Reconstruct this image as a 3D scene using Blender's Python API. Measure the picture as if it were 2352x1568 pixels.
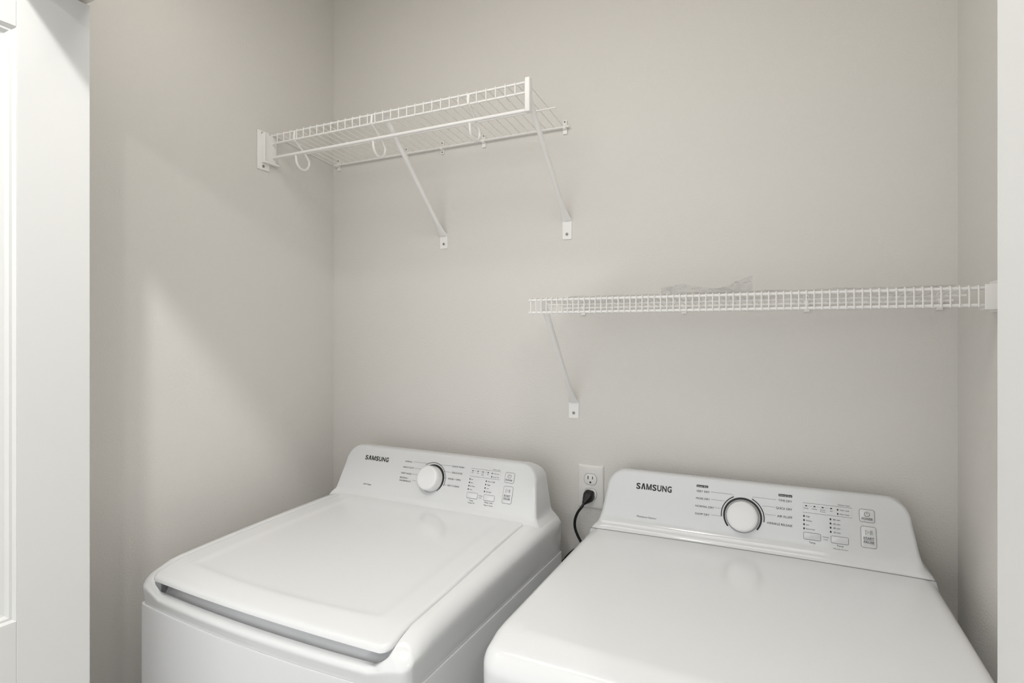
import bpy, bmesh, math, random
from mathutils import Vector, Matrix, noise

for o in list(bpy.data.objects):
    bpy.data.objects.remove(o)
scn = bpy.context.scene
COL = scn.collection
random.seed(7)
H = 1.45                                    # eye height; heights below are given relative to it as H + z

# ------------------------------------------------------------------ camera
cam_data = bpy.data.cameras.new('camera')
cam = bpy.data.objects.new('camera', cam_data)
COL.objects.link(cam)
cam.location = (1.3435, -1.4268, H)
cam.rotation_euler = (math.radians(90), 0, math.radians(25.5967))
cam_data.sensor_width = 36.0
cam_data.lens = 1286.21 / 2352 * 36.0
cam_data.shift_y = -19.78 / 2352
cam_data.clip_start = 0.02
scn.camera = cam

# ------------------------------------------------------------------ light
world = bpy.data.worlds.new('world')
scn.world = world
world.use_nodes = True
bg = world.node_tree.nodes['Background']
bg.inputs[0].default_value = (0.97, 0.985, 1.0, 1)
# even room light plus an added brighter lobe behind the camera that fills the closet
AMBIENT, FILL_LOBE = 1.02, 0.7
_wt = world.node_tree
_tc = _wt.nodes.new('ShaderNodeTexCoord')
_dot = _wt.nodes.new('ShaderNodeVectorMath')
_dot.operation = 'DOT_PRODUCT'
_dot.inputs[1].default_value = Vector((-0.10, -0.97, 0.10)).normalized()
_mr = _wt.nodes.new('ShaderNodeMapRange')
_mr.interpolation_type = 'SMOOTHSTEP'
_mr.inputs['From Min'].default_value = 0.86
_mr.inputs['From Max'].default_value = 0.99
_mr.inputs['To Min'].default_value = AMBIENT
_mr.inputs['To Max'].default_value = AMBIENT + FILL_LOBE
_wt.links.new(_tc.outputs['Generated'], _dot.inputs[0])
_wt.links.new(_dot.outputs['Value'], _mr.inputs['Value'])
_wt.links.new(_mr.outputs['Result'], bg.inputs[1])


def lamp(name, loc, watts, radius, color):
    d = bpy.data.lights.new(name, 'POINT')
    d.energy = watts
    d.shadow_soft_size = radius
    d.color = color
    o = bpy.data.objects.new(name, d)
    o.location = loc
    COL.objects.link(o)


lamp('hall_ceiling_lamp', (2.35, -2.58, 2.69), 26, 0.045, (1.0, 0.98, 0.95))
lamp('closet_front_lamp', (0.881, -1.516, 2.69), 48, 0.045, (1.0, 0.985, 0.955))
# added wide fill above the opening, no known fixture, brightens the upper walls
_d = bpy.data.lights.new('closet_fill_light', 'AREA')
_d.shape = 'RECTANGLE'
_d.size, _d.size_y = 1.35, 0.40
_d.energy = 5.3
_d.color = (1.0, 0.965, 0.91)
_o = bpy.data.objects.new('closet_fill_light', _d)
_o.location = (0.84, -0.79, 2.30)
_o.rotation_euler = (math.radians(46), 0, 0)
COL.objects.link(_o)

scn.view_settings.view_transform = 'Standard'
scn.view_settings.look = 'None'
scn.view_settings.gamma = 1.0
scn.view_settings.use_curve_mapping = False
scn.view_settings.exposure = 0.0


# ------------------------------------------------------------------ materials
def mat(name, rgb, rough=0.5, metallic=0.0, bump=None, coat=0.0, ior=None, mottle=0.0):
    m = bpy.data.materials.new(name)
    m.use_nodes = True
    nt = m.node_tree
    p = nt.nodes['Principled BSDF']
    p.inputs['Base Color'].default_value = (*rgb, 1)
    p.inputs['Roughness'].default_value = rough
    p.inputs['Metallic'].default_value = metallic
    p.inputs['Coat Weight'].default_value = coat
    p.inputs['Coat Roughness'].default_value = 0.06
    if ior:
        p.inputs['IOR'].default_value = ior
    tc = nt.nodes.new('ShaderNodeTexCoord')
    if mottle:
        n = nt.nodes.new('ShaderNodeTexNoise')
        n.inputs['Scale'].default_value = 3.0
        r = nt.nodes.new('ShaderNodeValToRGB')
        r.color_ramp.elements[0].color = (*[c * (1 - mottle) for c in rgb], 1)
        r.color_ramp.elements[1].color = (*[min(1, c * (1 + mottle)) for c in rgb], 1)
        nt.links.new(tc.outputs['Object'], n.inputs['Vector'])
        nt.links.new(n.outputs['Fac'], r.inputs['Fac'])
        nt.links.new(r.outputs['Color'], p.inputs['Base Color'])
    if bump:
        scale, strength, dist = bump
        n = nt.nodes.new('ShaderNodeTexNoise')
        n.inputs['Scale'].default_value = scale
        n.inputs['Detail'].default_value = 3.0
        b = nt.nodes.new('ShaderNodeBump')
        b.inputs['Strength'].default_value = strength
        b.inputs['Distance'].default_value = dist
        nt.links.new(tc.outputs['Object'], n.inputs['Vector'])
        nt.links.new(n.outputs['Fac'], b.inputs['Height'])
        nt.links.new(b.outputs['Normal'], p.inputs['Normal'])
    return m


M_WALL = mat('greige wall paint', (0.735, 0.716, 0.683), 0.75, bump=(210, 0.6, 0.0016), mottle=0.012)
M_CEIL = mat('ceiling paint', (0.80, 0.79, 0.76), 0.9, bump=(90, 0.3, 0.001))
M_FLOOR = mat('floor boards', (0.36, 0.33, 0.30), 0.5, bump=(30, 0.2, 0.001), mottle=0.15)
M_DOOR = mat('white door paint', (0.74, 0.745, 0.735), 0.35, bump=(220, 0.05, 0.0004))
M_TRIM = mat('white trim paint', (0.80, 0.78, 0.755), 0.4, bump=(200, 0.05, 0.0004))
M_WIRE = mat('white epoxy wire', (0.90, 0.89, 0.87), 0.35)
M_APPL = mat('white enamel', (0.70, 0.708, 0.716), 0.14, coat=0.1)
M_PLAS = mat('white gloss plastic', (0.71, 0.718, 0.726), 0.12, coat=0.25)
M_DIAL = mat('white dial plastic', (0.82, 0.82, 0.82), 0.2, coat=0.4)
M_INK = mat('black print', (0.012, 0.012, 0.012), 0.5)
M_GREY = mat('grey print', (0.11, 0.11, 0.11), 0.5)
M_SEAM = mat('dark gap', (0.10, 0.10, 0.10), 0.7)
M_GAP = mat('panel joint', (0.22, 0.22, 0.22), 0.6)
M_PLATE = mat('white outlet plastic', (0.80, 0.785, 0.755), 0.3)
M_SLOT = mat('outlet slot', (0.02, 0.02, 0.02), 0.6)
M_CORD = mat('black cord rubber', (0.008, 0.008, 0.008), 0.4)
M_SCREW = mat('steel screw', (0.30, 0.29, 0.27), 0.4, metallic=0.7)

M_BAG = bpy.data.materials.new('clear crinkled plastic film')
M_BAG.use_nodes = True
_nt = M_BAG.node_tree
_p = _nt.nodes['Principled BSDF']
_p.inputs['Base Color'].default_value = (0.50, 0.495, 0.49, 1)
_p.inputs['Roughness'].default_value = 0.18
_tr = _nt.nodes.new('ShaderNodeBsdfTransparent')
_tr.inputs[0].default_value = (0.95, 0.95, 0.95, 1)
_mx = _nt.nodes.new('ShaderNodeMixShader')
_no = _nt.nodes.new('ShaderNodeTexNoise')
_no.inputs['Scale'].default_value = 1.0
_no.inputs['Detail'].default_value = 2.5
_no.inputs['Distortion'].default_value = 0.6
_bt = _nt.nodes.new('ShaderNodeTexCoord')
_mp = _nt.nodes.new('ShaderNodeMapping')
_mp.inputs['Scale'].default_value = (38, 130, 170)
_nt.links.new(_bt.outputs['Object'], _mp.inputs['Vector'])
_nt.links.new(_mp.outputs['Vector'], _no.inputs['Vector'])
_rm = _nt.nodes.new('ShaderNodeMapRange')
_rm.inputs['From Min'].default_value = 0.46
_rm.inputs['From Max'].default_value = 0.7
_rm.inputs['To Min'].default_value = 0.10
_rm.inputs['To Max'].default_value = 0.80
_nt.links.new(_no.outputs['Fac'], _rm.inputs['Value'])
_nt.links.new(_rm.outputs['Result'], _mx.inputs[0])
_nt.links.new(_tr.outputs[0], _mx.inputs[1])
_nt.links.new(_p.outputs[0], _mx.inputs[2])
_nt.links.new(_mx.outputs[0], _nt.nodes['Material Output'].inputs['Surface'])


# ------------------------------------------------------------------ mesh helpers
class MB:
    def __init__(self):
        self.v = []
        self.f = []

    def add(self, vs, fs):
        n = len(self.v)
        self.v += [tuple(p) for p in vs]
        self.f += [tuple(i + n for i in f) for f in fs]
        return self

    def box(self, x0, x1, y0, y1, z0, z1):
        vs = [(x, y, z) for z in (z0, z1) for y in (y0, y1) for x in (x0, x1)]
        return self.add(vs, [(0, 2, 3, 1), (4, 5, 7, 6), (0, 1, 5, 4), (2, 6, 7, 3), (0, 4, 6, 2), (1, 3, 7, 5)])

    def tube(self, pts, r, n=8, cap=True):
        """round tube along a polyline, r a number or one radius per point"""
        P = [Vector(p) for p in pts]
        R = r if isinstance(r, (list, tuple)) else [r] * len(P)
        T = []
        for i in range(len(P)):
            a = P[max(i - 1, 0)]
            b = P[min(i + 1, len(P) - 1)]
            T.append((b - a).normalized())
        up = Vector((0, 0, 1)) if abs(T[0].z) < 0.9 else Vector((1, 0, 0))
        N = (up - T[0] * up.dot(T[0])).normalized()
        vs = []
        for i, p in enumerate(P):
            N = (N - T[i] * N.dot(T[i])).normalized()
            B = T[i].cross(N)
            for k in range(n):
                a = 2 * math.pi * k / n
                vs.append(p + (N * math.cos(a) + B * math.sin(a)) * R[i])
        fs = []
        for i in range(len(P) - 1):
            for k in range(n):
                fs.append((i * n + k, i * n + (k + 1) % n, (i + 1) * n + (k + 1) % n, (i + 1) * n + k))
        if cap:
            fs.append(tuple(reversed(range(n))))
            fs.append(tuple((len(P) - 1) * n + k for k in range(n)))
        return self.add(vs, fs)

    def rings(self, rings, cap0=False, cap1=True):
        """skin of equal-length closed loops"""
        n = len(rings[0])
        vs = [p for r in rings for p in r]
        fs = []
        for i in range(len(rings) - 1):
            for k in range(n):
                fs.append((i * n + k, i * n + (k + 1) % n, (i + 1) * n + (k + 1) % n, (i + 1) * n + k))
        if cap0:
            fs.append(tuple(reversed(range(n))))
        if cap1:
            fs.append(tuple((len(rings) - 1) * n + k for k in range(n)))
        return self.add(vs, fs)

    def build(self, name, m, parent=None, smooth=True, angle=40, bevel=0.0, loc=None):
        me = bpy.data.meshes.new(name)
        me.from_pydata(self.v, [], self.f)
        bm = bmesh.new()
        bm.from_mesh(me)
        bmesh.ops.recalc_face_normals(bm, faces=bm.faces)
        if bevel:
            es = [e for e in bm.edges if len(e.link_faces) == 2 and e.calc_face_angle(0) > math.radians(35)]
            bmesh.ops.bevel(bm, geom=es, offset=bevel, segments=3, profile=0.5, affect='EDGES', clamp_overlap=True)
        for e in bm.edges:
            if len(e.link_faces) == 2:
                e.smooth = e.calc_face_angle(0) < math.radians(angle)
        for f in bm.faces:
            f.smooth = smooth
        bm.to_mesh(me)
        bm.free()
        me.materials.append(m)
        o = bpy.data.objects.new(name, me)
        COL.objects.link(o)
        if parent is not None:
            o.parent = parent
        if loc is not None:
            o.location = loc
        return o


def tag(o, label=None, cat=None, group=None, kind=None):
    for k, v in (('label', label), ('category', cat), ('group', group), ('kind', kind)):
        if v:
            o[k] = v
    return o


def thing(name, label, cat, loc=(0, 0, 0), rz=0.0, group=None):
    o = bpy.data.objects.new(name, None)
    o.location = loc
    o.rotation_euler = (0, 0, rz)
    o.empty_display_size = 0.05
    COL.objects.link(o)
    return tag(o, label, cat, group)


def rrect(hx, y0, y1, r, n=10, rb=None):
    """rounded rectangle loop, counter-clockwise, front (y0) corners radius r, back radius rb"""
    rb = r if rb is None else rb
    out = []
    for cx, cy, a0, rr in ((hx - r, y0 + r, -90, r), (hx - rb, y1 - rb, 0, rb), (-hx + rb, y1 - rb, 90, rb), (-hx + r, y0 + r, 180, r)):
        for i in range(n + 1):
            a = math.radians(a0 + 90 * i / n)
            out.append((cx + rr * math.cos(a), cy + rr * math.sin(a)))
    # subdivide the long straight runs so that bows read as curves
    res = []
    for i in range(len(out)):
        a, b = out[i], out[(i + 1) % len(out)]
        res.append(a)
        if i % (n + 1) == n:
            for k in range(1, 24):
                t = k / 24
                res.append((a[0] + (b[0] - a[0]) * t, a[1] + (b[1] - a[1]) * t))
    return res


def sstep(a, b, x):
    t = max(0.0, min(1.0, (x - a) / (b - a)))
    return t * t * (3 - 2 * t)


def rnd(d, r):
    """drop of a rounded edge of radius r at inset d"""
    return 0.0 if d >= r else r - math.sqrt(max(0.0, r * r - (r - d) ** 2))


# ------------------------------------------------------------------ the closet shell
W, CEIL = 1.671, 2.74
YI, YO = -0.852, -0.985                     # closet front wall: inner and outer face
XL, XR = 0.155, 1.585                       # opening
HEAD = H + 0.5876
S = lambda name, mb, m, **k: tag(mb.build(name, m, smooth=False, **k), kind='structure')
S('wall_back', MB().box(-0.12, W + 0.12, 0, 0.12, 0, CEIL), M_WALL)
S('wall_left', MB().box(-0.12, 0, YO, 0, 0, CEIL), M_WALL)
S('wall_right', MB().box(W, W + 0.12, YO, 0, 0, CEIL), M_WALL)
wf = MB()
wf.box(-1.6, -0.12, YO, YI, 0, CEIL).box(-0.12, 0, YO - 0.0005, YO, 0, CEIL)
wf.box(0, XL - 0.018, YO, YI, 0, CEIL)
wf.box(XR + 0.018, W, YO, YI, 0, CEIL).box(W + 0.12, 3.6, YO, YI, 0, CEIL).box(W, W + 0.12, YO - 0.0005, YO, 0, CEIL)
wf.box(XL - 0.018, XR + 0.018, YO, YI, HEAD + 0.018, CEIL)
S('wall_front', wf, M_WALL)
S('floor', MB().box(-1.6, 3.6, -3.6, 0.12, -0.06, 0), M_FLOOR)
S('ceiling', MB().box(-1.6, 3.6, -3.6, 0.12, CEIL, CEIL + 0.06), M_CEIL)
S('trim_1', MB().box(XL - 0.018, XL, YO, YI, 0, HEAD), M_TRIM, bevel=0.001)
S('trim_2', MB().box(XR, XR + 0.018, YO, YI, 0, HEAD), M_TRIM, bevel=0.001)
S('trim_3', MB().box(XL - 0.018, XR + 0.018, YO, YI, HEAD, HEAD + 0.018), M_TRIM, bevel=0.001)
for n, (x0, x1, y0, y1) in {'baseboard_back': (0.012, W - 0.012, -0.012, 0), 'baseboard_left': (0, 0.012, YI, 0), 'baseboard_right': (W - 0.012, W, YI, 0)}.items():
    S(n, MB().box(x0, x1, y0, y1, 0, 0.085), M_TRIM, bevel=0.003)


# folding doors, both pushed open: two leaves each, folded flat against the jambs
def door_leaf(x0, x1, ya, yb, face):
    """leaf between x0..x1 and ya (back edge) .. yb (front edge); face = +1 / -1 side that carries the panels; returns frame, panels"""
    z0, z1 = 0.012, HEAD - 0.008
    st, t = 0.106, 0.0115
    pans = [(0.24, H - 0.60), (H - 0.4623, H + 0.4898)]
    y1, y2 = ya - st, yb + st
    fr = MB()
    fr.box(x0, x1, y1, ya, z0, z1).box(x0, x1, yb, y2, z0, z1)
    zs = [z0] + [z for p in pans for z in p] + [z1]
    for i in range(0, len(zs), 2):
        fr.box(x0, x1, y2, y1, zs[i], zs[i + 1])
    pn = MB()
    for pz0, pz1 in pans:
        for s in (1, -1):
            xf = x1 if s > 0 else x0
            prof = [(0, 0), (0.004, -0.0045), (0.008, -0.0045), (0.012, -0.009), (0.022, -t), (0.030, -t)]
            loops = []
            for ins, dep in prof:
                x = xf + s * dep
                a, b, c, d = y2 + ins, y1 - ins, pz0 + ins, pz1 - ins
                loops.append([(x, a, c), (x, b, c), (x, b, d), (x, a, d)])
            pn.rings(loops)
    return fr, pn


for nm, xs, lab in (('door_1', ((0.2045, 0.240), (0.166, 0.2015)), 'white folding closet door folded open at the left of the opening, with a tall recessed panel'),
                    ('door_2', ((1.500, 1.5355), (1.5385, 1.574)), 'white folding closet door folded open at the right of the opening')):
    d = bpy.data.objects.new(nm, None)
    COL.objects.link(d)
    tag(d, kind='structure')
    d['label'] = lab
    for x0, x1 in xs:
        fr, pn = door_leaf(x0, x1, -0.8546, -1.262, 1)
        lf = fr.build('door_leaf', M_DOOR, d, smooth=False, bevel=0.0012)
        pn.build('door_panel', M_DOOR, lf, smooth=False)


# ------------------------------------------------------------------ wire shelves
def screw(parent, x, y, z, nrm, r=0.0038):
    """small round screw head; nrm = outward axis"""
    n = Vector(nrm).normalized()
    p = Vector((x, y, z))
    MB().tube([p - n * 0.0008, p + n * 0.0012, p + n * 0.0020], [r, r, r * 0.55], n=12).build('screw', M_SCREW, parent)


def brace(parent, top, foot, fz0, fz1, fw=0.013):
    """folded steel brace: flat hooked tip at the lip, tube, flat foot screwed to the wall"""
    top = Vector(top)
    fx = foot
    end = Vector((fx, -0.0040, fz1 + 0.002))
    d = (end - top)
    L = d.length
    d.normalize()
    side = Vector((1, 0, 0))
    nrm = d.cross(side).normalized()
    mb = MB()
    rings = []
    prof = [(0.0, .0075, .0022), (0.012, .0085, .0022), (0.034, .0085, .0026), (0.060, .0068, .0060), (0.10, .0064, .0066), (L - 0.075, .0064, .0066), (L - 0.045, .0072, .0050), (L - 0.024, .0098, .0030), (L - 0.008, .0124, .0020), (L, fw - 0.0003, .0016)]
    for s, a, b in prof:
        c = top + d * s
        rings.append([c + side * (a * math.cos(t)) + nrm * (b * math.sin(t)) for t in [2 * math.pi * k / 16 for k in range(16)]])
    mb.rings(rings, cap0=True, cap1=True)
    b = mb.build('support_brace', M_WIRE, parent)
    # foot plate on the wall, rounded at its lower corners
    pl = []
    zc = (fz0 + fz1) / 2
    for y in (-0.0002, -0.0022):
        pl.append([(fx + px, y, fz0 + pz) for px, pz in rrect(fw, 0, fz1 - fz0 + 0.010, 0.003, n=3)])
    MB().rings(pl, cap0=True).build('foot_plate', M_WIRE, b, angle=30)
    screw(b, fx, -0.0022, fz0 + 0.014, (0, -1, 0))
    return b


def wall_clip(parent, x, zr):
    mb = MB()
    mb.tube([(x, -0.0005, zr + 0.014), (x, -0.006, zr + 0.014)], 0.0055, n=10)
    mb.box(x - 0.0055, x + 0.0055, -0.0045, -0.0003, zr - 0.018, zr + 0.018)
    mb.tube([(x - 0.0045, -0.0065, zr - 0.001), (x + 0.0045, -0.0065, zr - 0.001)], 0.0062, n=12)
    c = mb.build('wall_clip', M_WIRE, parent, angle=35)
    return c


def shelf(root, x0, x1, pitch, xw0, nw, yf, zf, zl, yb, zb, rails, wire_r=0.00135, rail_r=0.0029):
    """wire deck with its front lip; deck wires run front to back and bend down into the lip"""
    wd = MB()
    for k in range(nw):
        x = xw0 + k * pitch
        wd.tube([(x, yb - 0.002, zb + 0.0035), (x, yf + 0.004, zf + 0.0040), (x, yf + 0.0005, zf + 0.0046), (x, yf - 0.0036, zf + 0.003), (x, yf - 0.0040, zf - 0.003), (x, yf - 0.0040, zl - 0.003)], wire_r, n=6)
    wd.build('deck_wires', M_WIRE, root)
    MB().tube([(x0, yf, zf), (x1, yf, zf)], rail_r, n=10).build('front_rail', M_WIRE, root)
    MB().tube([(x0, yf, zl), (x1, yf, zl)], rail_r, n=10).build('lip_rail', M_WIRE, root)
    MB().tube([(x0, yb, zb), (x1, yb, zb)], rail_r, n=10).build('back_rail', M_WIRE, root)
    for y, xe in rails:
        t = (y - yb) / (yf - yb)
        MB().tube([(x0, y, zb + (zf - zb) * t - rail_r * 0.2), (xe, y, zb + (zf - zb) * t - rail_r * 0.2)], rail_r * 0.85, n=10).build('support_rail', M_WIRE, root)


# upper shelf, on the left wall
u = thing('wire_shelf', 'white wire shelf with hanging rod and two slanted braces, high in the left corner', 'shelf', (0.42, 0, H + 0.55))


def off(root):
    """parts are written in room coordinates; shift them into their thing's space"""
    for o in [o for o in COL.objects if o.parent == root]:
        o.location = Vector(o.location) - Vector(root.location)


ZF, ZL, ZB, ZH = H + 0.5751, H + 0.5519, H + 0.5535, H + 0.5117
YF = -0.2531
shelf(u, 0.004, 0.822, 0.0254, 0.0034, 33, YF, ZF, ZL, -0.0085, ZB, [(-0.118, 0.838)])
for o in [o for o in COL.objects if o.parent == u and o.name.startswith('back_rail')]:
    bpy.data.objects.remove(o)
MB().tube([(0.012, -0.0085, ZB), (0.834, -0.0085, ZB)], 0.0029, n=10).build('back_rail', M_WIRE, u)
MB().tube([(0.005, YF + 0.003, ZH), (0.822, YF + 0.003, ZH)], 0.0046, n=14).build('hanging_rod', M_WIRE, u)
# end cap that joins lip and rod at the free end
ec = MB()
ec.box(0.8155, 0.8285, YF - 0.0065, YF + 0.010, ZH - 0.006, ZF + 0.010)
ec.build('end_cap', M_WIRE, u, bevel=0.0028)
for x in (0.094, 0.372, 0.666):
    pts = [(x, YF - 0.001, ZF - 0.002), (x, YF - 0.0035, ZL - 0.001), (x, YF + 0.006, ZL - 0.006)]
    ax, az = YF + 0.0295, ZH - 0.0125
    pts += [(x, YF + 0.037, ZH + 0.010), (x, ax + 0.0245, az + 0.004)]
    for k in range(1, 12):
        a = math.radians(0 - 180 * k / 12)
        pts.append((x, ax + 0.025 * math.cos(a), az + 0.027 * math.sin(a)))
    pts += [(x, ax - 0.0252, az + 0.004), (x, YF + 0.0025, ZH - 0.004)]
    MB().tube(pts, 0.0033, n=10).build('rod_hook', M_WIRE, u)
brace(u, (0.405, YF + 0.009, ZF - 0.003), 0.4345, H + 0.252, H + 0.288)
brace(u, (0.811, YF + 0.009, ZF - 0.003), 0.8255, H + 0.252, H + 0.300)
for x in (0.0265, 0.3005, 0.431, 0.572, 0.8204):
    c = wall_clip(u, x, ZB)
    screw(c, x, -0.006, ZB + 0.014, (0, -1, 0), 0.0026)
    if x == 0.431:
        screw(c, x, -0.0045, ZB - 0.013, (0, -1, 0), 0.0026)
# bracket on the left wall
eb = MB()
eb.box(0.0003, 0.0035, -0.303, -0.262, H + 0.468, H + 0.580)
eb.box(0.0003, 0.0160, -0.290, -0.2865, H + 0.491, H + 0.574)
eb.box(0.0003, 0.0160, -0.290, -0.236, H + 0.488, H + 0.4925)
eb.box(0.0030, 0.0055, -0.290, -0.238, H + 0.491, H + 0.574)
ebo = eb.build('end_bracket', M_WIRE, u, bevel=0.0012)
screw(ebo, 0.0035, -0.287, H + 0.577 - 0.0045, (1, 0, 0), 0.0040)
screw(ebo, 0.0035, -0.284, H + 0.4785, (1, 0, 0), 0.0040)
off(u)

# lower shelf, from the right wall
l = thing('wire_shelf', 'white close-mesh wire shelf at eye level along the right side, above the dryer', 'shelf', (1.25, 0, H + 0.06))
YF2, ZF2, ZL2, ZB2 = -0.2479, H + 0.0744, H + 0.0462, H + 0.0655
shelf(l, 0.8225, 1.662, 0.0127, 0.8285, 65, YF2, ZF2, ZL2, -0.0085, ZB2, [(-0.125, 1.655)], wire_r=0.00135, rail_r=0.0030)
brace(l, (0.853, YF2 + 0.009, ZF2 - 0.003), 0.8445, H - 0.228, H - 0.188, 0.0138)
for x in (0.872, 1.130, 1.397, 1.640):
    c = wall_clip(l, x, ZB2)
    screw(c, x, -0.006, ZB2 + 0.014, (0, -1, 0), 0.0026)
eb = MB()
eb.box(1.6675, 1.6707, -0.262, -0.205, H + 0.035, H + 0.088)
eb.box(1.6480, 1.6700, -0.2585, -0.2550, H + 0.0405, H + 0.0805)
eb.box(1.6480, 1.6700, -0.2585, -0.225, H + 0.0385, H + 0.0415)
ebo = eb.build('end_bracket', M_WIRE, l, bevel=0.0012)
off(l)

# clear plastic bag lying on the lower shelf, a crumpled flap standing up
bag = thing('plastic_bag', 'crumpled clear plastic bag lying on the lower wire shelf, one flap standing up', 'bag', (1.25, -0.12, ZF2 + 0.005))


def crumple(nu, nv, fn, amp, sc, seed):
    mb = MB()
    vs = []
    for j in range(nv + 1):
        for i in range(nu + 1):
            p = Vector(fn(i / nu, j / nv))
            q = p * sc + Vector((seed, seed * 2, 0))
            d = Vector((noise.noise(q), noise.noise(q + Vector((9, 0, 3))), noise.noise(q + Vector((0, 7, 5)))))
            d2 = noise.noise(q * 3.1)
            vs.append(p + d * amp + Vector((0, 0, abs(d2) * amp * 0.7)))
    fs = [(j * (nu + 1) + i, j * (nu + 1) + i + 1, (j + 1) * (nu + 1) + i + 1, (j + 1) * (nu + 1) + i) for j in range(nv) for i in range(nu)]
    return mb.add(vs, fs)


def deckz(y):
    t = (y + 0.0085) / (YF2 + 0.0085)
    return ZB2 + (ZF2 - ZB2) * t + 0.0062


cb = crumple(150, 34, lambda a, b: (0.905 + 0.715 * a, -0.222 + 0.190 * b, deckz(-0.222 + 0.19 * b) + 0.0030), 0.0024, 26, 1.3)
cb.build('bag_film', M_BAG, bag, angle=25)
# the flap: a thin crinkled tongue that rises towards its right end
cb = crumple(70, 14, lambda a, b: (1.105 + 0.185 * a, -0.160 + 0.02 * a + 0.008 * math.sin(a * 9), deckz(-0.16) + 0.006 + (0.016 + 0.006 * math.sin(a * 7) + 0.018 * sstep(0.55, 1.0, a)) * b), 0.0032, 45, 4.1)
cb.build('bag_flap', M_BAG, bag, angle=25)
off(bag)


# ------------------------------------------------------------------ printing helpers for the control panels
class Panel:
    """flat lean-back panel: s across from the panel's middle, z = height; off = distance in front of the face"""
    def __init__(self, y_a, z_a, y_b, z_b):
        self.ya, self.za, self.yb, self.zb = y_a, z_a, y_b, z_b
        self.up = Vector((0, y_b - y_a, z_b - z_a)).normalized()
        self.n = Vector((0, -(z_b - z_a), (y_b - y_a))).normalized()
        self.c = 1.0 / self.up.z                      # panel length per height

    def at(self, s, z, off=0.0004):
        y = self.ya + (self.yb - self.ya) * (z - self.za) / (self.zb - self.za)
        return Vector((s, y, z)) + self.n * off


def glyphs(body, bold=0.0, shear=0.0):
    cu = bpy.data.curves.new('t', 'FONT')
    cu.body = body
    cu.size = 1.0
    cu.offset = bold
    cu.shear = shear
    cu.resolution_u = 4
    o = bpy.data.objects.new('t', cu)
    COL.objects.link(o)
    bpy.context.view_layer.update()
    me = bpy.data.meshes.new_from_object(o.evaluated_get(bpy.context.evaluated_depsgraph_get()))
    bpy.data.objects.remove(o)
    bpy.data.curves.remove(cu)
    vs = [tuple(v.co) for v in me.vertices]
    fs = [tuple(p.vertices) for p in me.polygons]
    bpy.data.meshes.remove(me)
    return vs, fs


def put_text(mb, pn, body, s0, s1, z, h, align='L', bold=0.012, off=0.0004):
    """print body with cap height h; width s0..s1 if both are given, else natural width from the aligned end"""
    vs, fs = glyphs(body, 0.0 if 'M' in body else bold)
    if not vs:
        return
    x0, x1 = min(v[0] for v in vs), max(v[0] for v in vs)
    k = h / 0.73
    if s0 is not None and s1 is not None:
        kx = (s1 - s0) / (x1 - x0)
        b = s0 - x0 * kx
    else:
        kx = k
        w = (x1 - x0) * kx
        b = (s0 - x0 * kx) if align == 'L' else ((s1 - w - x0 * kx) if align == 'R' else None)
    out = []
    for v in vs:
        hh = v[1] * k - h / 2
        out.append(pn.at(v[0] * kx + b, z + hh / pn.c, off))
    mb.add(out, fs)


def ribbon(mb, pn, pts, w, off=0.0004, closed=False):
    """printed line of width w through (s, z) points"""
    P = [Vector((a, b * pn.c)) for a, b in pts]
    n = len(P)
    L, R = [], []
    for i in range(n):
        a = P[(i - 1) % n] if (closed or i > 0) else P[i]
        b = P[(i + 1) % n] if (closed or i < n - 1) else P[i]
        t = (b - a).normalized()
        m = Vector((-t.y, t.x)) * w / 2
        L.append(P[i] + m)
        R.append(P[i] - m)
    vs = [pn.at(p.x, p.y / pn.c, off) for p in L + R]
    fs = []
    for i in range(n if closed else n - 1):
        j = (i + 1) % n
        fs.append((i, j, n + j, n + i))
    mb.add(vs, fs)


def rr_pts(s0, s1, z0, z1, r, pn, n=5):
    """rounded outline in (s, z)"""
    rz = r / pn.c
    out = []
    for cx, cz, a0 in ((s1 - r, z0 + rz, -90), (s1 - r, z1 - rz, 0), (s0 + r, z1 - rz, 90), (s0 + r, z0 + rz, 180)):
        for i in range(n + 1):
            a = math.radians(a0 + 90 * i / n)
            out.append((cx + r * math.cos(a), cz + rz * math.sin(a)))
    return out


def disc(mb, pn, s0, z0, rx, ry, off=0.0005, n=14):
    vs = [pn.at(s0 + rx * math.cos(2 * math.pi * k / n), z0 + ry * math.sin(2 * math.pi * k / n) / pn.c, off) for k in range(n)]
    mb.add(vs, [tuple(range(n))])


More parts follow.
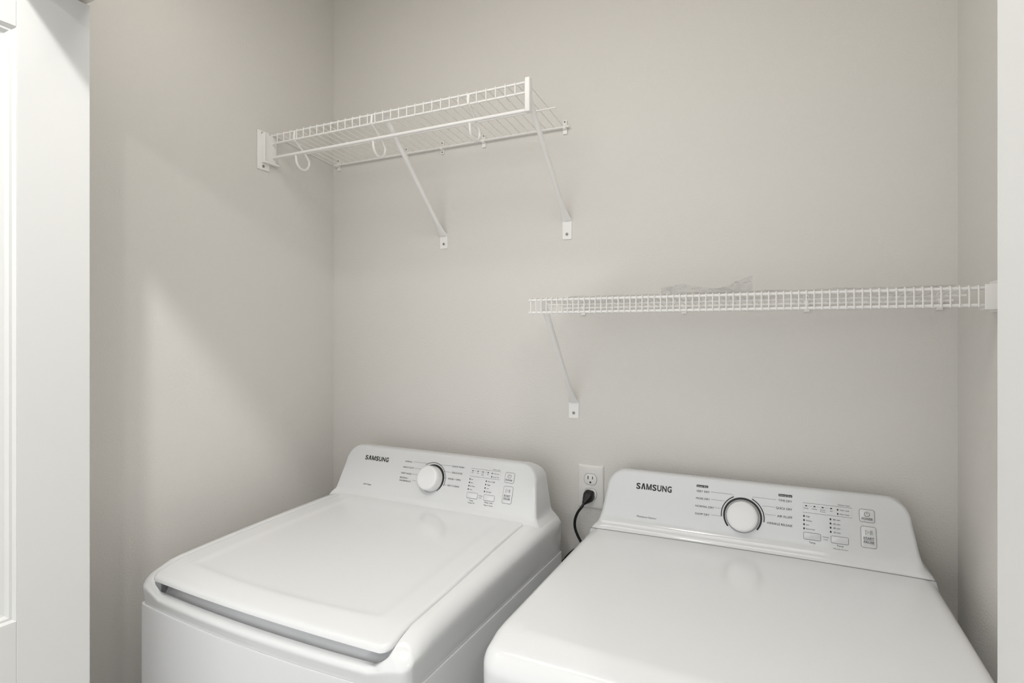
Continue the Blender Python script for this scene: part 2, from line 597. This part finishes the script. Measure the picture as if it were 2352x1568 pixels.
def brand(mb, pn, s0, s1, z, h):
    """wide bold capitals with bar-less A"""
    n = 7
    gap = (s1 - s0) * 0.020
    ws = [1.0, 1.06, 1.28, 1.0, 1.0, 1.05, 1.0]
    unit = ((s1 - s0) - gap * (n - 1)) / sum(ws)
    x = s0
    for ch, w in zip('SAMSUNG', ws):
        w *= unit
        hz = h / pn.c
        zt, zb_ = z + hz / 2, z - hz / 2
        if ch == 'A':
            st = w * 0.34
            poly = [(x, zb_), (x + st, zb_), (x + w * 0.5, zt - hz * 0.33), (x + w - st, zb_), (x + w, zb_), (x + w * 0.5 + st * 0.52, zt), (x + w * 0.5 - st * 0.52, zt)]
            mb.add([pn.at(a, b) for a, b in poly], [(0, 1, 2, 6), (2, 3, 4, 5), (2, 5, 6)])
        elif ch == 'M':
            st = w * 0.22
            mb.add([pn.at(a, b) for a, b in ((x, zb_), (x + st, zb_), (x + st, zt), (x, zt))], [(0, 1, 2, 3)])
            mb.add([pn.at(a, b) for a, b in ((x + w - st, zb_), (x + w, zb_), (x + w, zt), (x + w - st, zt))], [(0, 1, 2, 3)])
            c, q = x + w / 2, w * 0.10
            mb.add([pn.at(a, b) for a, b in ((x + st, zt), (x + st, zt - hz * 0.34), (c - q, zb_), (c + q, zb_), (x + w - st, zt - hz * 0.34), (x + w - st, zt), (c, zb_ + hz * 0.33))], [(0, 1, 2, 6), (2, 3, 6), (6, 3, 4, 5)])
        else:
            put_text(mb, pn, ch, x, x + w, z, h, bold=0.030)
        x += w + gap


def key(pn, s0, s1, z0, z1, r, name, parent, h=0.0014):
    """slightly raised push button with its printed outline"""
    o0 = rr_pts(s0, s1, z0, z1, r, pn)
    i1 = rr_pts(s0 + 0.0006, s1 - 0.0006, z0 + 0.0006, z1 - 0.0006, r, pn)
    mb = MB().rings([[pn.at(a, b, -0.0005) for a, b in o0], [pn.at(a, b, h * 0.6) for a, b in o0], [pn.at(a, b, h) for a, b in i1]])
    b = mb.build(name, M_PLAS, parent, angle=50)
    ol = MB()
    ribbon(ol, pn, rr_pts(s0 - 0.0003, s1 + 0.0003, z0 - 0.0003, z1 + 0.0003, r, pn), 0.0006, 0.0005, True)
    return b, ol


def controls(con, pn, ds, dz, words):
    """everything printed or set into a control panel, each word and lamp its own small part of the console"""
    Z = lambda z: H + z + dz

    def word(name, m, body, s0, s1, z, h, bold=0.004, off=0.0004):
        mb = MB()
        put_text(mb, pn, body, s0, s1, z, h, bold=bold, off=off)
        mb.build(name, m, con, smooth=False)

    def line(name, pts, w, closed=False):
        mb = MB()
        ribbon(mb, pn, pts, w, closed=closed)
        mb.build(name, M_GREY, con, smooth=False)

    def lampdot(s_, z_, rx, ry):
        mb = MB()
        disc(mb, pn, s_, z_, rx, ry)
        mb.build('indicator_light', M_INK, con, smooth=False)

    for (body, a, b, z, h) in words['cycles']:
        word('cycle_label', M_INK, body, a, b, H + z, h)
    for pts in words['lines']:
        line('pointer_line', [(a, H + b) for a, b in pts], 0.00045)
    line('indicator_frame', [(a + ds, b) for a, b in ((0.1168, Z(-0.3602)), (0.2058, Z(-0.3602)), (0.2058, Z(-0.3790)), (0.1168, Z(-0.3790)))], 0.0005, True)
    for a in (0.1227, 0.1383, 0.1535, 0.1689):
        lampdot(a + ds, Z(-0.3656), 0.0022, 0.0012)
    for a in (0.1265, 0.1420, 0.1572):
        line('link_line', [(a + ds, Z(-0.3656)), (a + 0.0078 + ds, Z(-0.3656))], 0.0003)
    for body, a, z in words['stages']:
        w = 0.0022 * len(body) * 0.62
        word('stage_label', M_GREY, body, a + ds - w / 2, a + ds + w / 2, Z(z), 0.0023)
    for i, body in enumerate(words['locks']):
        z = (-0.3664, -0.3743)[i]
        lampdot(0.1806 + ds, Z(z), 0.0013, 0.0020)
        word('option_label', M_GREY, body, 0.1842 + ds, 0.2016 + ds, Z(z), 0.0026)
    word('option_label', M_GREY, words['note'], 0.1806 + ds, 0.2026 + ds, Z(-0.3566), 0.0026)
    for i in range(4):
        z = -0.3862 - 0.0080 * i
        for s0, col, k in ((0.1186, 'col_a', 0.00185), (0.1673, 'col_b', 0.0021)):
            lampdot(s0 + ds, Z(z), 0.0015, 0.0021)
            t = s0 + (0.0036 if col == 'col_a' else 0.0049) + ds
            word('setting_label', M_GREY, words[col][i], t, t + k * len(words[col][i]), Z(z), 0.0031, 0.006)
    ow = words.get('optw', 0) / 2
    word('button_label', M_GREY, words['opt_a'], 0.1274 + ds, 0.1400 + ds, Z(-0.4354), 0.0038, 0.006)
    word('button_label', M_GREY, words['opt_b'], 0.1775 + ds - ow, 0.1897 + ds + ow, Z(-0.4346), 0.0038, 0.006)
    word('button_label', M_GREY, words['sub_b'], 0.1706 + ds, 0.1975 + ds, Z(-0.4409), 0.0030, 0.006)
    if words.get('sub_a'):
        word('button_label', M_GREY, words['sub_a'], 0.1235 + ds, 0.1440 + ds, Z(-0.4409), 0.0030, 0.006)
    word('button_label', M_GREY, '*Child', 0.1525 + ds, 0.1635 + ds, Z(-0.4218), 0.0026)
    word('button_label', M_GREY, 'Lock', 0.1545 + ds, 0.1620 + ds, Z(-0.4262), 0.0026)
    word('feature_label', M_INK, words['foot'], words['foot_s'][0], words['foot_s'][1], H - 0.4318, 0.0042, 0.006)
    for (a0, a1, z0, z1, body) in words.get('tabs', []):
        o = rr_pts(a0, a1, H + z0, H + z1, 0.0008, pn)
        tb = MB().add([pn.at(a, b) for a, b in o], [tuple(range(len(o)))]).build('label_tab', M_INK, con, smooth=False)
        word('tab_lettering', M_DIAL, body, a0 + 0.0014, a1 - 0.0014, H + (z0 + z1) / 2, 0.0026, 0.0, 0.0008)
    bm_ = MB()
    brand(bm_, pn, *words['brand'])
    bm_.build('brand_lettering', M_INK, con, smooth=False)


def arc_print(mb, pn, s, z, r, a0, a1, w0, w1=None, n=48, off=0.0005):
    """printed arc about (s, z); width runs from w0 at the ends to w1 in the middle"""
    w1 = w0 if w1 is None else w1
    vs, fs = [], []
    for i in range(n + 1):
        t = i / n
        a = math.radians(a0 + (a1 - a0) * t)
        w = w0 + (w1 - w0) * math.sin(math.pi * t)
        for rr in (r - w / 2, r + w / 2):
            vs.append(pn.at(s + rr * math.cos(a), z + rr * math.sin(a) / pn.c, off))
    for i in range(n):
        fs.append((2 * i, 2 * i + 1, 2 * i + 3, 2 * i + 2))
    mb.add(vs, fs)


def dial(root, pn, s, z, r0, r1, depth):
    prof = [(r0 + 0.0012, 0.0), (r0 + 0.0006, 0.0012), (r0, 0.002), (r0 * 0.985, depth * 0.55), (r1 + 0.0012, depth * 0.86), (r1, depth * 0.93), (r1 - 0.0022, depth * 0.985), (r1 - 0.005, depth), (r1 * 0.6, depth + 0.0008), (r1 * 0.2, depth + 0.0012)]
    rings = []
    for r, d in prof:
        rings.append([pn.at(s + r * math.cos(t), z + r * math.sin(t) / pn.c, d) for t in [2 * math.pi * k / 64 for k in range(64)]])
    o = MB().rings(rings, cap0=True).build('control_dial', M_DIAL, root, angle=60)
    g = MB()
    arc_print(g, pn, s, z, r0 + 0.0013, 0, 360, 0.0009, n=64, off=0.0007)
    g.build('dial_gap', M_SEAM, o, smooth=False)
    return o


def keys(root, pn, ds, dz):
    Z = lambda z: H + z + dz
    b, ol = key(pn, 0.2193 + ds, 0.2452 + ds, Z(-0.3830), Z(-0.3598), 0.004, 'power_button', root)
    arc_print(ol, pn, 0.2321 + ds, Z(-0.3684), 0.0045, 118, 422, 0.0008, off=0.0022)
    ribbon(ol, pn, [(0.2321 + ds, Z(-0.3632)), (0.2321 + ds, Z(-0.3682))], 0.0008, 0.0022)
    put_text(ol, pn, 'POWER', 0.2226 + ds, 0.2420 + ds, Z(-0.3772), 0.0046, bold=0.012, off=0.0022)
    ol.build('button_lettering', M_GREY, b, smooth=False)
    b, ol = key(pn, 0.2208 + ds, 0.2468 + ds, Z(-0.4302), Z(-0.3915), 0.004, 'start_button', root)
    c, zc = 0.2310 + ds, Z(-0.4020)
    ribbon(ol, pn, [(c - 0.0025, zc - 0.0040), (c - 0.0025, zc + 0.0040), (c + 0.0035, zc)], 0.0007, 0.0022, True)
    for k in (0.0060, 0.0085):
        ribbon(ol, pn, [(c + k, zc - 0.0040), (c + k, zc + 0.0040)], 0.0008, 0.0022)
    put_text(ol, pn, 'START', 0.2245 + ds, 0.2430 + ds, Z(-0.4130), 0.0046, bold=0.012, off=0.0022)
    ribbon(ol, pn, [(0.2250 + ds, Z(-0.4166)), (0.2425 + ds, Z(-0.4166))], 0.0004, 0.0022)
    put_text(ol, pn, 'PAUSE', 0.2250 + ds, 0.2430 + ds, Z(-0.4202), 0.0046, bold=0.012, off=0.0022)
    ol.build('button_lettering', M_GREY, b, smooth=False)
    for a0, a1 in ((0.1177, 0.1488), (0.1678, 0.1985)):
        b, ol = key(pn, a0 + ds, a1 + ds, Z(-0.4303), Z(-0.4176), 0.0025, 'option_button', root)
        ol.build('button_outline', M_GREY, b, smooth=False)


def console(root, levels, yb, top_r, m, dx=0.0):
    """levels: (z, y_front, half width, plan corner radius) from the base up; stacked rounded slices"""
    rings = []
    for z, yf, hx, r in levels:
        yk = yb - rnd(max(0.0, levels[-1][0] - z), top_r)
        r = min(r, (yk - yf) * 0.45, hx * 0.9)
        rings.append([(x + dx * sstep(H - 0.49, H - 0.455, z), y, z) for x, y in rrect(hx, yf, yk, r, n=8, rb=min(0.008, (yk - yf) * 0.4))])
    return MB().rings(rings, cap0=True).build('control_console', m, root, angle=60)


def console_levels(base, face_a, face_b, zt, ht, R, rv, rc, flare):
    """base: list of hand-set low slices; straight lean-back face face_a..face_b; rounded top with side radius R and front radius rv"""
    lv = list(base)
    (ya, za), (yb, zb) = face_a, face_b
    zc = zt - R
    for i in range(1, 13):
        z = za + (zc - za) * i / 12
        y = ya + (yb - ya) * (z - za) / (zb - za)
        lv.append((z, y, ht + flare * (1 - (z - za) / (zc - za)), rc))
    for i in range(1, 25):
        a = math.radians(90 * i / 24)
        z = zc + R * math.sin(a)
        h = ht - R + R * math.cos(a)
        y = ya + (yb - ya) * (z - za) / (zb - za)
        dd = zt - z
        y += rnd(dd, rv)
        lv.append((z, y, h, rc))
    return lv


# ------------------------------------------------------------------ washing machine
wx, wy, wr = 0.1428, -0.7122, -0.0152
cu_, cv_ = 0.343, 0.325
root = (wx + cu_ * math.cos(wr) - cv_ * math.sin(wr), wy + cu_ * math.sin(wr) + cv_ * math.cos(wr), 0)
wash = thing('washing_machine', 'white top-loading washing machine with closed lid, left of the dryer', 'washing machine', root, wr)
V = lambda v: v - cv_                        # depth from the front edge -> local y
BOW = 0.017


def bow(x, y):
    """the whole front is slightly convex in plan"""
    return -BOW * (1 - (x / 0.343) ** 2) * (1 - sstep(V(0.0), V(0.22), y))


def wloop(hx, v0, v1, r, d, zfun, rb=None, taper=0.0):
    """loop inset by d; taper narrows it towards the console"""
    pts = []
    for x, y in rrect(hx - d, V(v0) + d, V(v1) - d, max(r - d, 0.004), n=10, rb=max((rb if rb is not None else r) - d, 0.004)):
        pts.append((x * (1 - taper * sstep(0.10, 0.56, y + cv_)), y + bow(x, y), zfun(x, y)))
    return pts


SEAM = H - 0.5605
# cabinet below the seam
cab = MB()
lo = [wloop(0.343, 0, 0.650, 0.012, 0.0, (lambda z: (lambda x, y: z))(z), 0.008) for z in (0.025, 0.30, 0.60, SEAM - 0.004)]
cab.rings(lo + [wloop(0.343, 0, 0.650, 0.012, 0.0006, lambda x, y: SEAM + 0.0002, 0.008), wloop(0.343, 0, 0.650, 0.012, 0.0050, lambda x, y: SEAM + 0.0006, 0.008)], cap0=True)
cab.build('cabinet', M_APPL, wash, angle=50)
ft = MB()
for sx in (-0.29, 0.29):
    for v in (0.06, 0.60):
        MB().tube([(sx, V(v), 0), (sx, V(v), 0.026)], 0.022, n=14).build('foot', M_SEAM, wash)


def crest(v):
    """lid and side rails share one gently falling line from the console to the front"""
    return H - 0.4615 - 0.0235 * max(0.0, 1 - max(v, 0.0) / 0.56) ** 1.6


# height of the lid's top face
def lid_z(x, y):
    v = y + cv_ - bow(x, y)
    z = crest(v) + 0.0008
    t = max(0.0, (0.066 - v) / 0.066)
    z -= 0.0130 * t ** 1.2
    # very shallow dished field behind the crease
    fx = 1 - sstep(0.228, 0.256, abs(x))
    fy = sstep(0.062, 0.076, v) * (1 - sstep(0.44, 0.52, v))
    z -= 0.0016 * fx * fy
    return z


def well_z(x, y):
    """floor of the well under the lid, deeper along the front as a finger grip"""
    v = y + cv_ - bow(x, y)
    q = 1 - sstep(0.044, 0.052, v)
    return (lid_z(x, y) - 0.0135) * (1 - q) + (H - 0.5425) * q


# top cover: side rails high, front lip low, floor under the lid
def rail(x, y):
    v = y + cv_
    return crest(v) - 0.028 * max(0.0, (0.07 - v + bow(x, y)) / 0.07) ** 1.7


def cloop(t, zf, es=0.0, ef=0.0):
    """loop of the cover between its outer edge (t = 0) and the lid opening (t = 1); narrow along the front lip, wide along the side rails"""
    si, fi = 0.0365 * t + es, 0.0165 * t + ef
    pts = []
    for i, (x, y) in enumerate(rrect(0.343 - si, V(0) + fi, V(0.650) - si, 0.018 + 0.004 * t, n=10, rb=0.008)):
        front = i <= 10 or i >= 102
        m = (1 - sstep(0.288, 0.3065, abs(x))) if front else 0.0
        yb = y + bow(x, y)
        z = zf(x, y, m, front)
        pts.append((x * (1 - 0.045 * sstep(0.1, 1.0, t) * sstep(0.10, 0.56, y + cv_)), yb, z))
    return pts


def cover_z(t):
    def f(x, y, m, front):
        d = (0.0165 if front else 0.0365) * t
        zt = rail(x, y) * (1 - m) + (H - 0.5300) * m
        r = (0.015 if front else 0.030) * (1 - m) + 0.011 * m
        return zt - rnd(d, r) - 0.0015 * t * (1 - m)
    return f


def skirt(k):
    return lambda x, y, m, front: SEAM + 0.0035 + (cover_z(0.0)(x, y, m, front) - SEAM - 0.0035) * k


cov = MB()
rg = [cloop(0, lambda x, y, m, f: SEAM + 0.0008, 0.0036, 0.0036), cloop(0, lambda x, y, m, f: SEAM + 0.0035, 0.0030, 0.0030)]
for k in (0.3, 0.6, 0.85):
    rg.append(cloop(0, skirt(k), 0.0030 * (1 - k), 0.0030 * (1 - k)))
for t in (0.0, 0.015, 0.035, 0.07, 0.11, 0.17, 0.24, 0.32, 0.42, 0.52, 0.62, 0.73, 0.84, 0.93, 1.0):
    rg.append(cloop(t, cover_z(t)))
rg.append(cloop(1.0, lambda x, y, m, f: cover_z(1.0)(x, y, m, f) - 0.0012, 0.0008, 0.0008))
rg.append(cloop(1.0, lambda x, y, m, f: min(cover_z(1.0)(x, y, m, f) - 0.004, well_z(x, y)), 0.0010, 0.0012))
for es, ef in ((0.004, 0.006), (0.006, 0.026), (0.007, 0.030), (0.008, 0.034), (0.010, 0.040), (0.03, 0.06), (0.10, 0.12), (0.2, 0.2), (0.27, 0.27)):
    rg.append(cloop(1.0, lambda x, y, m, f: well_z(x, y), es, ef))
cov.rings(rg)
cov.build('top_cover', M_PLAS, wash, angle=55)


lid = MB()
LH, L0, L1, LR = 0.3045, 0.003, 0.560, 0.018
lg = []


def ll(d, dz):
    return wloop(LH, L0, L1, LR, d, lambda x, y: lid_z(x, y) + dz, 0.02, 0.045)


lg.append(ll(0.012, -0.0110))
lg.append(ll(0.003, -0.0108))
lg.append(ll(0.0008, -0.0095))
for d in (0.0, 0.0008, 0.002, 0.004, 0.0065, 0.0095):
    lg.append(ll(d, -rnd(d, 0.0085)))
for d in (0.014, 0.02, 0.026, 0.032, 0.037, 0.041, 0.045, 0.049, 0.053, 0.058, 0.063, 0.07, 0.08, 0.1, 0.13, 0.17, 0.21, 0.25, 0.27):
    lg.append(ll(d, 0))
lid.rings(lg, cap0=True)
lid.build('lid', M_PLAS, wash, angle=55)

# control console
WFA, WFB = (V(0.543), H - 0.455), (V(0.586), H - 0.345)
wp = Panel(WFA[0], WFA[1], WFB[0], WFB[1])
base = [(H - 0.500, V(0.520), 0.3425, 0.012), (H - 0.486, V(0.520), 0.342, 0.016), (H - 0.474, V(0.521), 0.339, 0.018), (H - 0.4665, V(0.5235), 0.333, 0.016), (H - 0.4625, V(0.529), 0.3300, 0.013), (H - 0.459, V(0.5355), 0.3265, 0.010), (H - 0.455, V(0.543), 0.3235, 0.008)]
con = console(wash, console_levels(base, WFA, WFB, H - 0.3320, 0.3090, 0.046, 0.005, 0.008, 0.013), V(0.650), 0.040, M_PLAS, -0.007)
wash_words = dict(
    cycles=[('NORMAL', -0.1016, -0.0777, -0.3605, 0.0042), ('HEAVY DUTY', -0.1045, -0.0670, -0.3752, 0.0042), ('DEEP WASH', -0.1070, -0.0720, -0.3907, 0.0042), ('BEDDING /', -0.1080, -0.0790, -0.4024, 0.0042), ('WATERPROOF', -0.1080, -0.0690, -0.4097, 0.0042),
            ('QUICK WASH', 0.0535, 0.0909, -0.3583, 0.0042), ('DELICATES', 0.0565, 0.0885, -0.3738, 0.0042), ('RINSE + SPIN', 0.0485, 0.0866, -0.3894, 0.0042), ('SELF CLEAN', 0.0500, 0.0855, -0.4055, 0.0042)],
    lines=[[(-0.0751, -0.3594), (-0.0275, -0.3592)], [(-0.0646, -0.3752), (-0.0441, -0.3752)], [(-0.0695, -0.3907), (-0.0500, -0.3907)], [(-0.0660, -0.4060), (-0.0520, -0.4060)],
           [(0.0500, -0.3583), (0.0154, -0.3588)], [(0.0540, -0.3738), (0.0300, -0.3738)], [(0.0455, -0.3893), (0.0350, -0.3893)], [(0.0470, -0.4055), (0.0335, -0.4055)]],
    stages=[('Soak', 0.1227, -0.3700), ('Wash', 0.1383, -0.3700), ('Rinse', 0.1535, -0.3700), ('Drain', 0.1535, -0.3735), ('Spin', 0.1689, -0.3700)],
    locks=['Child Lock', 'Deep Fill'], note='*Smart Care', col_a=['Hot', 'Warm', 'Eco Warm', 'Cold'], col_b=['Extra High', 'High', 'Low', 'No Spin'],
    opt_a='Temp.', sub_a='*Deep Fill', opt_b='Water Level', optw=0.012, sub_b='*Spin Only', foot='Self Clean', foot_s=(-0.2290, -0.2010), brand=(wp, -0.2445, -0.1600, H - 0.3627, 0.0125)[1:])
controls(con, wp, -0.0040, 0.0026, wash_words)
ar = MB()
WZ = H - 0.3960
arc_print(ar, wp, -0.004, WZ, 0.0375, 112, -52, 0.0012, 0.0062)
arc_print(ar, wp, -0.004, WZ, 0.0375, 222, 200, 0.0028, 0.0040, n=10)
arc_print(ar, wp, -0.004, WZ, 0.0440, 128, -18, 0.0013, 0.0013)
ar.build('dial_ring', M_INK, con, smooth=False)
dial(wash, wp, -0.004, WZ, 0.0335, 0.0305, 0.026)
keys(wash, wp, -0.0040, 0.0026)

# ------------------------------------------------------------------ dryer
DX, DY = 1.270, -0.35
dry = thing('clothes_dryer', 'white clothes dryer with a flat top and a round dial, right of the washing machine', 'clothes dryer', (DX, DY, 0), 0)
Y = lambda y: y - DY
DHX, DF, DB, DRC = 0.3435, Y(-0.684), Y(-0.030), 0.034


def dbow(x, y):
    return -0.013 * (1 - (x / DHX) ** 2) * (1 - sstep(DF, DF + 0.25, y))


def dz_top(x, y):
    yf = y - dbow(x, y)
    z = H - 0.4655 - 0.003 * (x / DHX) ** 2
    q = max(0.0, (DF + 0.068 - yf) / 0.068)
    return z - 0.022 * q ** 1.08


def dloop(d, zf, rb=0.006):
    pts = []
    for x, y in rrect(DHX - d, DF + d, DB - d, max(DRC - d, 0.006), n=10, rb=max(rb - d, 0.003)):
        pts.append((x, y + dbow(x, y), zf(x, y)))
    return pts


cab = MB()
DSE = H - 0.575
cab.rings([dloop(0.0, (lambda z: (lambda x, y: z))(z)) for z in (0.025, 0.3, 0.6, DSE - 0.004)] + [dloop(0.0015, lambda x, y: DSE)], cap0=True)
cab.build('cabinet', M_APPL, dry, angle=50)
for sx in (-0.29, 0.29):
    for y in (-0.60, -0.08):
        MB().tube([(sx, Y(y), 0), (sx, Y(y), 0.026)], 0.022, n=14).build('foot', M_SEAM, dry)
ER = 0.026
tp = MB()
rg = [dloop(0.0012, lambda x, y: DSE + 0.0006), dloop(0.0, lambda x, y: DSE + 0.003)]
for d in (0.0, 0.0004, 0.0012, 0.0025, 0.0045, 0.007, 0.010, 0.0135, 0.0175, 0.022, 0.026):
    rg.append(dloop(d, (lambda d: (lambda x, y: dz_top(x, y) - rnd(d, ER)))(d)))
for d in (0.030, 0.035, 0.041, 0.047, 0.053, 0.06, 0.066, 0.072, 0.080, 0.09, 0.11, 0.14, 0.18, 0.22, 0.26, 0.29, 0.31):
    rg.append(dloop(d, dz_top))
tp.rings(rg)
tp.build('top_panel', M_APPL, dry, angle=55)

DFA, DFB = (Y(-0.1095), H - 0.440), (Y(-0.083), H - 0.345)
dp = Panel(DFA[0], DFA[1], DFB[0], DFB[1])
base = [(H - 0.520, Y(-0.1290), 0.3440, 0.006), (H - 0.486, Y(-0.1290), 0.3440, 0.007), (H - 0.474, Y(-0.1290), 0.3415, 0.012), (H - 0.4655, Y(-0.1290), 0.3365, 0.018), (H - 0.4615, Y(-0.1270), 0.3325, 0.02), (H - 0.4575, Y(-0.1230), 0.3290, 0.022), (H - 0.4525, Y(-0.1175), 0.3255, 0.014), (H - 0.447, Y(-0.1130), 0.3230, 0.010), (H - 0.440, Y(-0.1095), 0.3205, 0.008)]
con = console(dry, console_levels(base, DFA, DFB, H - 0.3320, 0.3090, 0.046, 0.005, 0.008, 0.011), Y(-0.030), 0.040, M_PLAS)
sm = MB()
sm.tube([(x, Y(-0.1294), dz_top(x, Y(-0.13)) + 0.0003) for x in [-0.338 + 0.676 * k / 40 for k in range(41)]], 0.0008, n=8)
sm.build('console_seam', M_GAP, con)
dry_words = dict(
    cycles=[('VERY DRY', -0.0998, -0.0708, -0.3612, 0.0046), ('MORE DRY', -0.0999, -0.0701, -0.3766, 0.0046), ('NORMAL DRY', -0.1005, -0.0607, -0.3929, 0.0046), ('DAMP DRY', -0.1005, -0.0697, -0.4090, 0.0046),
            ('TIME DRY', 0.0699, 0.0963, -0.3609, 0.0046), ('QUICK DRY', 0.0651, 0.0964, -0.3767, 0.0046), ('AIR FLUFF', 0.0676, 0.0963, -0.3927, 0.0046), ('WRINKLE RELEASE', 0.0471, 0.0966, -0.4088, 0.0046)],
    lines=[[(-0.0682, -0.3603), (-0.0231, -0.3603), (-0.0201, -0.3639)], [(-0.0671, -0.3759), (-0.0389, -0.3759)], [(-0.0590, -0.3920), (-0.0461, -0.3920)], [(-0.0662, -0.4080), (-0.0451, -0.4080)],
           [(0.0654, -0.3607), (0.0191, -0.3607), (0.0174, -0.3643)], [(0.0627, -0.3762), (0.0376, -0.3762)], [(0.0654, -0.3923), (0.0437, -0.3923)]],
    stages=[('Drying', 0.1227, -0.3703), ('Cooling', 0.1383, -0.3703), ('Wrinkle', 0.1535, -0.3703), ('Prevent', 0.1535, -0.3737), ('End', 0.1689, -0.3703)],
    locks=['Child Lock', 'Filter Check'], note='*Check Vent', col_a=['High', 'Medium', 'Low', 'Extra Low'], col_b=['80 min', '60 min', '40 min', '20 min'],
    opt_a='Temp.', opt_b='Time', sub_b='*Wrinkle Prevent', foot='Moisture Sensor', foot_s=(-0.2315, -0.1860), brand=(-0.2370, -0.1546, H - 0.3652, 0.0138),
    tabs=[(-0.0997, -0.0744, -0.3529, -0.3481, 'Sensor Dry'), (0.0700, 0.0965, -0.3530, -0.3482, 'Manual Dry')])
controls(con, dp, 0.0, 0.0, dry_words)
ar = MB()
DZ = H - 0.4030
arc_print(ar, dp, -0.0015, DZ, 0.0377, 219, -39, 0.0034, 0.0046, n=72)
arc_print(ar, dp, -0.0015, DZ, 0.0436, 115, 187, 0.0020)
arc_print(ar, dp, -0.0015, DZ, 0.0436, 64, -8, 0.0020)
ar.build('dial_ring', M_INK, con, smooth=False)
dial(dry, dp, -0.0015, DZ, 0.0325, 0.0300, 0.016)
keys(dry, dp, 0.0, 0.0)

# ------------------------------------------------------------------ outlet and cord
OX, OZ = 0.892, H - 0.4055
out = thing('wall_outlet', 'white double wall outlet with a black plug in its lower socket, between the machines', 'outlet', (OX, 0, OZ))
pl = []
for ins, y in ((0.0, -0.0003), (0.0, -0.0022), (0.0016, -0.0042), (0.0040, -0.0052)):
    pl.append([(x, y, z) for x, z in rrect(0.0352 - ins, -0.0572 + ins, 0.0572 - ins, 0.0025, n=4)])
MB().rings(pl, cap0=True).build('cover_plate', M_PLATE, out, angle=35)
MB().tube([(0, -0.0052, 0), (0, -0.0060, 0), (0, -0.0064, 0)], [0.0030, 0.0028, 0.0015], n=14).build('screw', M_PLATE, out)
for zc in (0.0195, -0.0195):
    def face(ins):
        pts = []
        for k in range(48):
            a = 2 * math.pi * k / 48
            x, z = 0.0172 * math.cos(a), 0.0172 * math.sin(a)
            z = max(-0.0142, min(0.0142, z))
            q = 1 - ins / 0.0172
            pts.append((x * q, zc + z * q))
        return pts
    rc = MB().rings([[(x, -0.0050, z) for x, z in face(0)], [(x, -0.0062, z) for x, z in face(0)], [(x, -0.0066, z) for x, z in face(0.0008)]]).build('receptacle', M_PLATE, out, angle=35)
    g = MB()
    outer, inner = face(-0.0008), face(0.0)
    g.rings([[(x, -0.0054, z) for x, z in outer], [(x, -0.0054, z) for x, z in inner]], cap1=False)
    g.build('receptacle_gap', M_SEAM, rc, smooth=False)
    sl = MB()
    sl.box(-0.0074, -0.0052, -0.0070, -0.0060, zc + 0.0002, zc + 0.0090)
    sl.box(0.0053, 0.0073, -0.0070, -0.0060, zc + 0.0008, zc + 0.0082)
    sl.tube([(0, -0.0060, zc - 0.0078), (0, -0.0070, zc - 0.0078)], 0.0026, n=12)
    sl.build('socket_slots', M_SLOT, rc, smooth=False)

cord = thing('power_cord', 'black power cord plugged into the wall outlet, hanging down beside the dryer', 'cord', (OX, -0.0075, OZ - 0.0195))
# plug: blocky body with shoulders, cable leaving downwards to the left
pb = MB()
q0 = Vector((0.8925, -0.0072, H - 0.4235))
ax = Vector((-0.25, -0.80, -0.52)).normalized()
sx = Vector((1, -0.15, -0.15))
sx = (sx - ax * sx.dot(ax)).normalized()
sz = sx.cross(ax)
if sz.z < 0:
    sz = -sz
rings = []
for t, a, b in ((0.0, 0.0105, 0.0115), (0.002, 0.0125, 0.0130), (0.014, 0.0128, 0.0130), (0.018, 0.0110, 0.0112), (0.026, 0.0080, 0.0085), (0.029, 0.0062, 0.0066), (0.034, 0.0050, 0.0052), (0.036, 0.0038, 0.0040)):
    c = q0 + ax * t
    rings.append([c + sx * x * a + sz * z * b for x, z in [(math.copysign(abs(math.cos(k)) ** 0.45, math.cos(k)), math.copysign(abs(math.sin(k)) ** 0.45, math.sin(k))) for k in [2 * math.pi * j / 32 for j in range(32)]]])
# the back of the plug sits flat on the receptacle
rings[0] = [Vector((p.x, -0.0068, p.z)) for p in rings[0]]
rings[1] = [Vector((p.x, min(p.y, -0.0070), p.z)) for p in rings[1]]
pb.rings(rings, cap0=True).build('plug', M_CORD, cord, angle=50)
e = q0 + ax * 0.034
ctrl = [e, e + ax * 0.008 + Vector((-0.001, 0, -0.004)), Vector((0.8690, -0.040, H - 0.4660)), Vector((0.8600, -0.036, H - 0.4880)), Vector((0.8585, -0.032, H - 0.5100)), Vector((0.8650, -0.030, H - 0.5300)), Vector((0.8740, -0.028, H - 0.5480)), Vector((0.8730, -0.027, H - 0.5590)), Vector((0.8640, -0.026, H - 0.5650)), Vector((0.8490, -0.026, H - 0.5760)), Vector((0.8280, -0.026, H - 0.6005)), Vector((0.8100, -0.025, H - 0.640)), Vector((0.8150, -0.025, H - 0.80)), Vector((0.880, -0.018, 0.45)), Vector((0.95, -0.016, 0.30))]
pts = []
for i in range(len(ctrl) - 1):
    p0, p1, p2, p3 = ctrl[max(i - 1, 0)], ctrl[i], ctrl[i + 1], ctrl[min(i + 2, len(ctrl) - 1)]
    for k in range(8):
        t = k / 8
        pts.append(0.5 * ((2 * p1) + (p2 - p0) * t + (2 * p0 - 5 * p1 + 4 * p2 - p3) * t * t + (3 * p1 - p0 - 3 * p2 + p3) * t ** 3))
pts.append(ctrl[-1])
MB().tube(pts, 0.0036, n=10).build('cable', M_CORD, cord)
off(cord)
